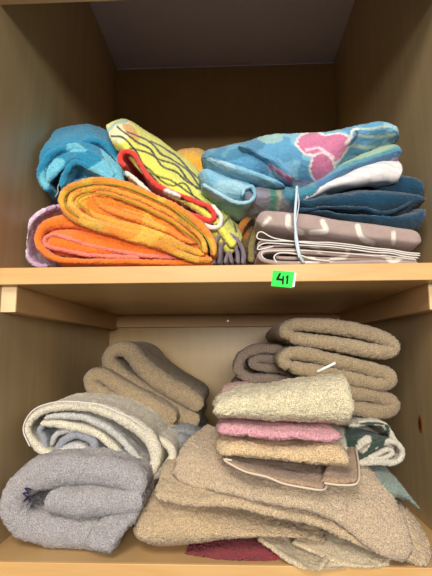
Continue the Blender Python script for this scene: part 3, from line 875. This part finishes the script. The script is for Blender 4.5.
c = Cloth(35, zmin=ZF, **ra)  # second
c.sheet([[(155, 498, .016), (180, 505, .006), (212, 506, .001), (242, 509, -.002), (280, 518, -.003), (318, 526, -.003), (344, 535, -.003), (366, 546, -.003), (398, 556, 0), (427, 568, 0)],
         [(158, 482, .05), (180, 484, .045), (212, 486, .04), (242, 488, .04), (280, 494, .04), (318, 502, .04), (344, 510, .04), (366, 520, .04), (404, 530, .035), (430, 558, .03)],
         [(166, 464, .10), (184, 462, .1), (212, 462, .1), (242, 466, .1), (280, 470, .1), (318, 478, .1), (344, 486, .1), (366, 496, .1), (402, 512, .08), (422, 538, .07)],
         [(180, 456, .2), (200, 456, .2), (220, 458, .2), (250, 460, .2), (280, 464, .2), (318, 470, .2), (344, 476, .2), (366, 484, .2), (388, 498, .15), (408, 518, .12)]], .013)
towel('bath_towel', c, PLUSH, 'tan towel between the other two big tan towels, its corner hanging down at right', GL, srgb(200, 174, 136))

c = Cloth(36, zmin=ZF, **ra)  # top
c.sheet([[(172, 473, .045), (184, 483, .03), (212, 489, .012), (243, 497, -.002), (275, 503, -.01), (309, 508, -.012), (335, 520, -.012), (356, 537, -.012), (380, 555, -.012), (404, 562, -.008)],
         [(180, 452, .09), (196, 462, .06), (220, 472, .04), (248, 480, .03), (278, 487, .02), (312, 493, .02), (340, 499, .02), (366, 510, .015), (392, 528, .01), (410, 552, .004)],
         [(190, 438, .13), (206, 446, .11), (226, 456, .09), (252, 463, .08), (280, 469, .08), (314, 473, .08), (342, 478, .07), (368, 486, .06), (389, 506, .04), (404, 534, .02)],
         [(206, 426, .20), (216, 430, .19), (232, 436, .18), (254, 448, .17), (280, 452, .17), (312, 456, .16), (336, 458, .15), (356, 462, .12), (375, 482, .09), (396, 516, .05)]], .016)
c.pillow([(200, 470, 495), (240, 470, 500), (300, 478, 505), (345, 490, 520), (372, 505, 530)], .10, .34, n=3, ds=.006)
towel('bath_towel', c, PLUSH, 'uppermost big tan towel draped over the pile and carrying the washcloths', GL, TN,
      lambda P, col: mix(col, srgb(150, 126, 96), seg(*P2(P), [(353, 462), (349, 490), (347, 522)], .5) * .6))

# washcloths
c = Cloth(40, zmin=ZF, amp=.0014, fine=.0006)   # brown with pale border
c.sheet([[(224, 460, .0), (240, 469, -.012), (262, 477, -.016), (290, 484, -.018), (322, 489, -.018)],
         [(226, 456, .05), (244, 462, .04), (268, 468, .04), (294, 474, .035), (328, 478, .03)],
         [(232, 452, .11), (250, 457, .10), (272, 461, .10), (298, 465, .10), (331, 467, .09)]], .0075)
c.sheet([[(322, 481, -.004), (340, 483, -.008), (356, 482, -.006)],
         [(326, 470, .03), (344, 472, .03), (358, 468, .03)],
         [(330, 454, .1), (344, 452, .1), (354, 446, .1)]], .007)
bw = towel('washcloth', c, TERRY, 'brown washcloth with pale border under the peach one, bottom of the stack', GW, srgb(172, 142, 112), cat='washcloth')
cord('border', [at(*p) for p in [(232, 460, -.004), (224, 459.5, -.006), (238, 468, -.018), (262, 477, -.023), (290, 484.5, -.025), (322, 489.5, -.025), (328, 480, .012), (332, 470, .05)]], .0016, BORDER, bw)
cord('border', [at(*p) for p in [(324, 483, -.012), (341, 485, -.015), (357, 483, -.012), (359, 468, .02), (356, 448, .08)]], .0016, BORDER, bw)
c = Cloth(41, zmin=ZF, amp=.0028, freq=26, fine=.0009)
c.pillow([(217, 440, 450, .01), (224, 435, 456), (250, 438, 458), (280, 441, 460), (310, 441, 465), (338, 438, 467), (347, 442, 465, .004)], -.005, .15, n=3.4, endr=.007, blunt=.55)
towel('washcloth', c, PLUSH, 'peach washcloth in the stack, below the pink one', GW, srgb(222, 190, 142), cat='washcloth')
c = Cloth(42, zmin=ZF, amp=.0026, freq=26, fine=.0009)
c.pillow([(217, 424, 431, .006), (223, 419, 436), (250, 421, 437), (280, 423, 439), (310, 425, 440), (332, 426, 439), (338, 429, 437, .004)], -.004, .15, n=3.4, endr=.006, blunt=.55)
towel('washcloth', c, PLUSH, 'pink washcloth in the stack, between the cream and peach ones', GW, srgb(222, 158, 162), cat='washcloth')
c = Cloth(43, zmin=ZF, amp=.0035, freq=26, fine=.0011)
c.pillow([(213, 404, 416, .006), (219, 395, 420), (240, 388, 420), (275, 384, 422), (310, 380, 424), (334, 376, 426), (346, 374, 427), (351, 374, 425, .002)], -.006, .15, n=3.0, endr=.007, top=.5, blunt=.6)
towel('washcloth', c, PLUSH, 'cream washcloth on top of the stack', GW, srgb(222, 208, 168), cat='washcloth')
c = Cloth(44, zmin=ZF, amp=.001, fine=.0009)
c.pillow([(221, 389, 394), (226, 385, 398), (240, 383, 398), (252, 383, 398)], .11, .19, n=2.4, endr=.01)
towel('washcloth', c, PLUSH, 'small rose cloth peeking out behind the left end of the cream washcloth', GL, srgb(200, 150, 140), cat='washcloth')

# green number note on the shelf edge
def flat(name, pts, Y, th, mat, parent=None):
    P = [np.array(p) for p in pts]; n = len(P)
    V = np.array([(p[0], Y, p[2]) for p in P] + [(p[0], Y + th, p[2]) for p in P])
    F = [tuple(range(n))[::-1], tuple(range(n, 2 * n))] + [(i, (i + 1) % n, n + (i + 1) % n, n + i) for i in range(n)]
    o = V.mean(0); o[2] = V[:, 2].min()
    me = bpy.data.meshes.new(name); me.from_pydata((V - o).tolist(), [], F); me.update(); me.materials.append(mat)
    ob = bpy.data.objects.new(name, me); COL.objects.link(ob); ob.location = o
    if parent is not None: ob.parent = parent; ob.location = o - world(parent)
    return ob


q = lambda L, Y: [at(x, y, Y) for x, y in L]
nt_ = flat('number_note', q([(273, 270.2), (294.5, 272), (292, 288), (271, 286)], -.0012), -.0012, .0005, GREENP)
tag(nt_, 'small bright green paper note reading 41 stuck on the shelf edge', 'note')
for nm, L in (('numeral', [(279.2, 273), (281.2, 273.1), (279, 278.4), (282.2, 278.6), (282.6, 275.8), (284.2, 276), (283.6, 284.4), (281.8, 284.2), (282.1, 280.6), (276.2, 280.1), (276.4, 278.3)]),
              ('numeral', [(286.6, 275.6), (288.6, 275.2), (287.9, 284), (286.1, 283.8), (286.6, 277.6), (285.6, 277.9)])):
    flat(nm, q(L, -.0018), -.0018, .0004, BLACKP, nt_)
nw = flat('paper_note', q([(289, 272), (296.5, 273), (294.5, 287), (288, 287)], -.0004), -.0005, .0004, WHITE_PLAIN)
tag(nw, 'white paper slip showing behind the green number note', 'note')

# ------------------------------------------------------------------ light
def area(name, loc, target, sx, sy, power, colour):
    l = bpy.data.lights.new(name, 'AREA'); l.shape = 'RECTANGLE'; l.size = sx; l.size_y = sy; l.energy = power; l.color = colour
    o = bpy.data.objects.new(name, l); COL.objects.link(o); o.location = loc
    d = Vector(target) - Vector(loc); o.rotation_euler = d.to_track_quat('-Z', 'Y').to_euler()
    return o


area('ceiling_light', (.10, -1.9, 1.75), (.35, .1, .3), .8, .8, 38, (1, .94, .87))
area('room_lamp', (.45, -2.7, .68), (.35, .3, .3), .9, .5, 64, (1, .94, .87))
area('window_light', (.4, -3.0, .95), (.35, .3, .35), 2.4, .5, 14, (.58, .74, 1))
wd = bpy.data.worlds.new('room_light'); scene.world = wd; wd.use_nodes = True
bg = wd.node_tree.nodes['Background']; bg.inputs[0].default_value = (.74, .80, 1.0, 1); bg.inputs[1].default_value = .11
